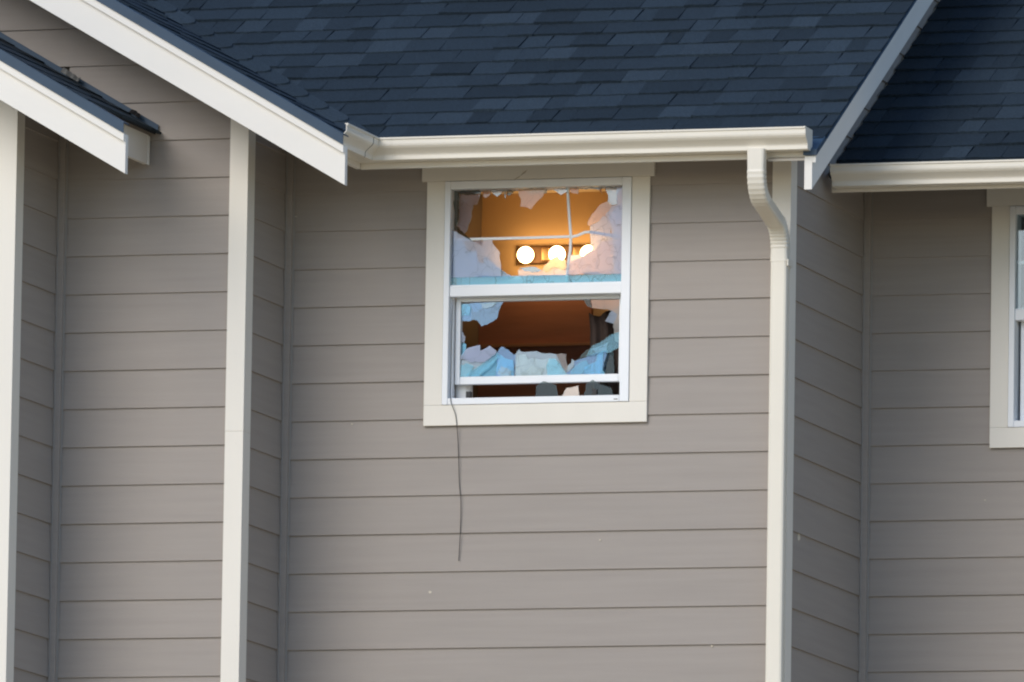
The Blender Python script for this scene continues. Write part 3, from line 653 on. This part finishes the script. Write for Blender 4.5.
lp(g1, prism('mitre_seam', [(x,y-.001,z) for x,y,z in seam]+[(x-.003,y-.001,z) for x,y,z in seam[::-1]], [(x,y+.004,z) for x,y,z in seam]+[(x-.003,y+.004,z) for x,y,z in seam[::-1]], MT['scrap'], g1))
g2 = tag(empty('rain_gutter', (1.345,.66,5.966)), 'shaded cream gutter over the recessed wall at the right', 'gutter')
lp(g2, prism('trough', [(1.377, .658-d, 5.966+z) for d, z in GP], [(4.4, .658-d, 5.966+z) for d, z in GP], MT['gutter'], g2))
lp(g2, prism('end_cap', [(1.370, .658-d*1.01, 5.966+z*1.01) for d, z in cap]+[(1.370,.658,6.066)], [(1.3765, .658-d*1.01, 5.966+z*1.01) for d, z in cap]+[(1.3765,.658,6.066)], MT['gutter'], g2))
# downspout: rectangular pipe swept along a path in the y-z plane, ribbed in the bends
def sweep(name, path, hw, hd, X, m, parent, ribs=0.0, bev=.012):
    bm = bmesh.new(); rings = []
    for i, (y, z) in enumerate(path):
        a = path[max(i-1,0)]; b = path[min(i+1,len(path)-1)]
        t = Vector((0, b[0]-a[0], b[1]-a[1])).normalized(); n = Vector((0, -t.z, t.y)) # n points outwards
        s = 1-(ribs if i % 2 else 0)
        ring = []
        for sx, sn in ((-1,-1),(1,-1),(1,1),(-1,1)):
            for k in range(3):
                th = {(-1,-1):math.pi,(1,-1):1.5*math.pi,(1,1):0,(-1,1):.5*math.pi}[(sx,sn)]+k*math.pi/4
                px = sx*(hw-bev)+bev*math.cos(th); pn = sn*(hd-bev)+bev*math.sin(th)
                ring.append(bm.verts.new(Vector((X, y, z))+Vector((px*s,0,0))+n*pn*s))
        rings.append(ring)
    n_ = len(rings[0])
    for P_, Q in zip(rings, rings[1:]):
        for k in range(n_): bm.faces.new((P_[k], P_[(k+1) % n_], Q[(k+1) % n_], Q[k]))
    bm.faces.new(rings[0]); bm.faces.new(rings[-1][::-1])
    o = from_bm(name, bm, m, parent); return o
def arc(y, z, a0, a1, r, n):
    """quarter-like bend: start at (y,z) heading angle a0 (from straight down, positive towards the wall)"""
    pts = [(y, z)]
    for i in range(n):
        a = a0+(a1-a0)*(i+.5)/n; y += math.sin(a)*r*abs(a1-a0)/n; z -= math.cos(a)*r*abs(a1-a0)/n; pts.append((y, z))
    return pts
ds = tag(empty('downspout', (1.300, -.07, 0)), 'cream rectangular downspout with ribbed elbows on the corner board', 'downspout')
XD = 1.300
e1 = [(-.487, 5.995), (-.487, 5.90)]+arc(-.487, 5.89, 0, R(76), .125, 15)
ya, za = e1[-1]
e2r = arc(0, 0, R(76), 0, .125, 15); dy2 = e2r[-1][0]; ys = -.068-dy2
zs = za-(ys-ya)/math.tan(R(76))
e2 = [(ys+y, zs+z) for y, z in e2r]; e2.append((-.068, e2[-1][1]-.06))
lp(ds, sweep('upper_elbow', e1, .042, .030, XD, MT['gutter'], ds, .05))
lp(ds, sweep('offset_pipe', [(ya-.02*math.sin(R(76)), za+.02*math.cos(R(76))), (ys+.01, zs-.006)], .0405, .0285, XD, MT['gutter'], ds))
lp(ds, sweep('lower_elbow', e2, .042, .030, XD, MT['gutter'], ds, .06))
lp(ds, sweep('pipe', [(-.068, e2[-1][1]+.02), (-.068, 3.0), (-.068, .25)], .0395, .0285, XD, MT['gutter'], ds))
for z in (5.45, 3.2): lp(ds, box('strap', XD-.041, XD+.06, -.0985, -.0965, z, z+.025, MT['gutter'], ds) if False else box('strap', XD+.0405, XD+.047, -.095, -.013, e2[-1][1]-.02 if z > 5 else z, (e2[-1][1]-.02 if z > 5 else z)+.03, MT['gutter'], ds))

# ------------------------------------------------------------------ loose things
vl = tag(empty('vanity_light', (-.27, 1.80, 5.845)), 'wall light bar with round lit bulbs inside the broken window', 'light')
lp(vl, box('back_plate', -.515, -.02, 1.775, 1.799, 5.803, 5.886, MT['shaded_plate'], vl, .004))
for i in range(3):
    x = -.449+.157*i
    bm = bmesh.new(); bmesh.ops.create_uvsphere(bm, u_segments=24, v_segments=16, radius=.040)
    bmesh.ops.translate(bm, verts=bm.verts[:], vec=(x, 1.70, 5.835))
    lp(vl, from_bm('bulb', bm, MT['bulb'], vl, True))
    lp(vl, tube('socket', [(x,1.774,5.838),(x,1.742,5.837)], .024, MT['brass'], vl, 16))
    if i < 2: lp(vl, box('plate_accent', x+.058, x+.10, 1.768, 1.7745, 5.812, 5.878, MT['brass'], vl, .006))

rollo = tag(empty('paper_roll', (-.271, .15, 4.936)), 'white paper roll standing on the sill behind the lower left sash corner', 'paper roll')
def lathe(name, prof, c, m, parent, seg=28):
    bm = bmesh.new(); rg = [[bm.verts.new((c[0]+r*math.cos(2*math.pi*k/seg), c[1]+r*math.sin(2*math.pi*k/seg), c[2]+z)) for k in range(seg)] for r, z in prof]
    for A_, B_ in zip(rg, rg[1:]+rg[:1]):
        for k in range(seg): bm.faces.new((A_[k], A_[(k+1) % seg], B_[(k+1) % seg], B_[k]))
    return from_bm(name, bm, m, parent, False)
lp(rollo, lathe('paper', [(.042,0),(.0425,.05),(.042,.10),(.02,.10),(.02,0)], (-.271,.135,4.936), MT['paper'], rollo))
lp(rollo, lathe('core', [(.0198,.001),(.0198,.101),(.018,.101),(.018,.001)], (-.271,.135,4.936), MT['scrap'], rollo))
def wedge_clip(name, x, y, z, label):
    o = empty(name, (x,y,z)); tag(o, label, 'latch')
    lp(o, box('body', x-.012, x+.012, y-.012, y+.01, z, z+.034, MT['black'], o, .002))
    lp(o, box('tongue', x-.005, x+.005, y-.02, y-.0125, z+.003, z+.010, MT['black'], o, .001)); return o
wedge_clip('sash_latch', -.213, .03, 4.9375, 'small black latch on the sill beside the white paper roll')
wedge_clip('sash_latch', .395, .03, 4.9375, 'small black latch on the sill below the right half of the sash')

def curtain():
    bm = bmesh.new(); nx, nz = 22, 14; th = .004; g = []
    for s in (0, 1):
        gg = []
        for i in range(nx+1):
            rowv = []
            for j in range(nz+1):
                u = i/nx; v = j/nz
                x = .327+.17*u+.016*math.sin(v*5+1)*(1-u)-.02*max(0,v-.8)*5*(1-u); z = 4.95+.405*v-.02*math.sin(u*6)*(v > .9)
                y = .20+.018*math.sin(u*19+v*2.2)+.010*math.sin(u*7-v*5)+s*th
                rowv.append(bm.verts.new((x, y, z)))
            gg.append(rowv)
        g.append(gg)
    for s in (0, 1):
        for i in range(nx):
            for j in range(nz): bm.faces.new((g[s][i][j], g[s][i+1][j], g[s][i+1][j+1], g[s][i][j+1]))
    for i in range(nx):
        for j in (0, nz): bm.faces.new((g[0][i][j], g[0][i+1][j], g[1][i+1][j], g[1][i][j]))
    for j in range(nz):
        for i in (0, nx): bm.faces.new((g[0][i][j], g[0][i][j+1], g[1][i][j+1], g[1][i][j]))
    o = from_bm('hanging_cloth', bm, MT['cloth'], None, True)
    return tag(o, 'dark cloth hanging inside the lower right of the broken window', 'cloth')
curtain()

CORD = [(-.290,.004,5.40),(-.291,-.004,5.25),(-.290,-.008,5.05),(-.286,-.022,4.935),(-.276,-.026,4.90),(-.261,-.020,4.856),(-.254,-.014,4.79),(-.251,-.009,4.739),(-.247,-.006,4.65),(-.243,-.005,4.553),(-.238,-.005,4.50),(-.2335,-.005,4.459),(-.2325,-.005,4.38),(-.235,-.005,4.28),(-.239,-.005,4.18)]
def smooth(pts, n=5):
    out = []
    for i in range(len(pts)-1):
        p0, p1, p2, p3 = [Vector(pts[max(0,min(len(pts)-1,k))]) for k in (i-1,i,i+1,i+2)]
        for k in range(n):
            t = k/n; out.append(.5*((2*p1)+(p2-p0)*t+(2*p0-5*p1+4*p2-p3)*t*t+(3*p1-p0-3*p2+p3)*t**3))
    return out+[Vector(pts[-1])]
tag(tube('cord', smooth(CORD), .0017, MT['black'], None, 8), 'thin black cord dangling from the lower left corner of the broken window', 'cord')

def scrap(name, c, L, W, H, rx, m, label, cat):
    bm = bmesh.new(); n = 7; a = []; b = []
    for i in range(n+1):
        t = i/n; x = c[0]+L*t; z = c[2]-PG*L*t
        ht = H*(.6+.5*random.random()); y = c[1]+random.uniform(-.006,.006)
        a.append([bm.verts.new((x, y, z)), bm.verts.new((x+rx, y+W, z+ht))]); b.append([bm.verts.new((x, y+.006, z-.002)), bm.verts.new((x+rx, y+W+.006, z+ht-.002))])
    for i in range(n):
        for g_ in (a, b): bm.faces.new((g_[i][0], g_[i+1][0], g_[i+1][1], g_[i][1]))
        bm.faces.new((a[i][0],a[i+1][0],b[i+1][0],b[i][0])); bm.faces.new((a[i][1],a[i+1][1],b[i+1][1],b[i][1]))
    for i in (0, n): bm.faces.new((a[i][0],a[i][1],b[i][1],b[i][0]))
    return tag(from_bm(name, bm, m), label, cat)
scrap('roofing_scrap', (-1.995,-.70,ZL+PG*1.995+.014), .085, .02, .024, .006, MT['scrap'], 'torn grey strip lying on the nearest gable roof', 'scrap')
scrap('roofing_scrap', (-1.655,-.70,ZL+PG*1.655+.014), .045, .02, .022, .004, MT['black'], 'curled black scrap near the lower end of the nearest gable roof', 'scrap')
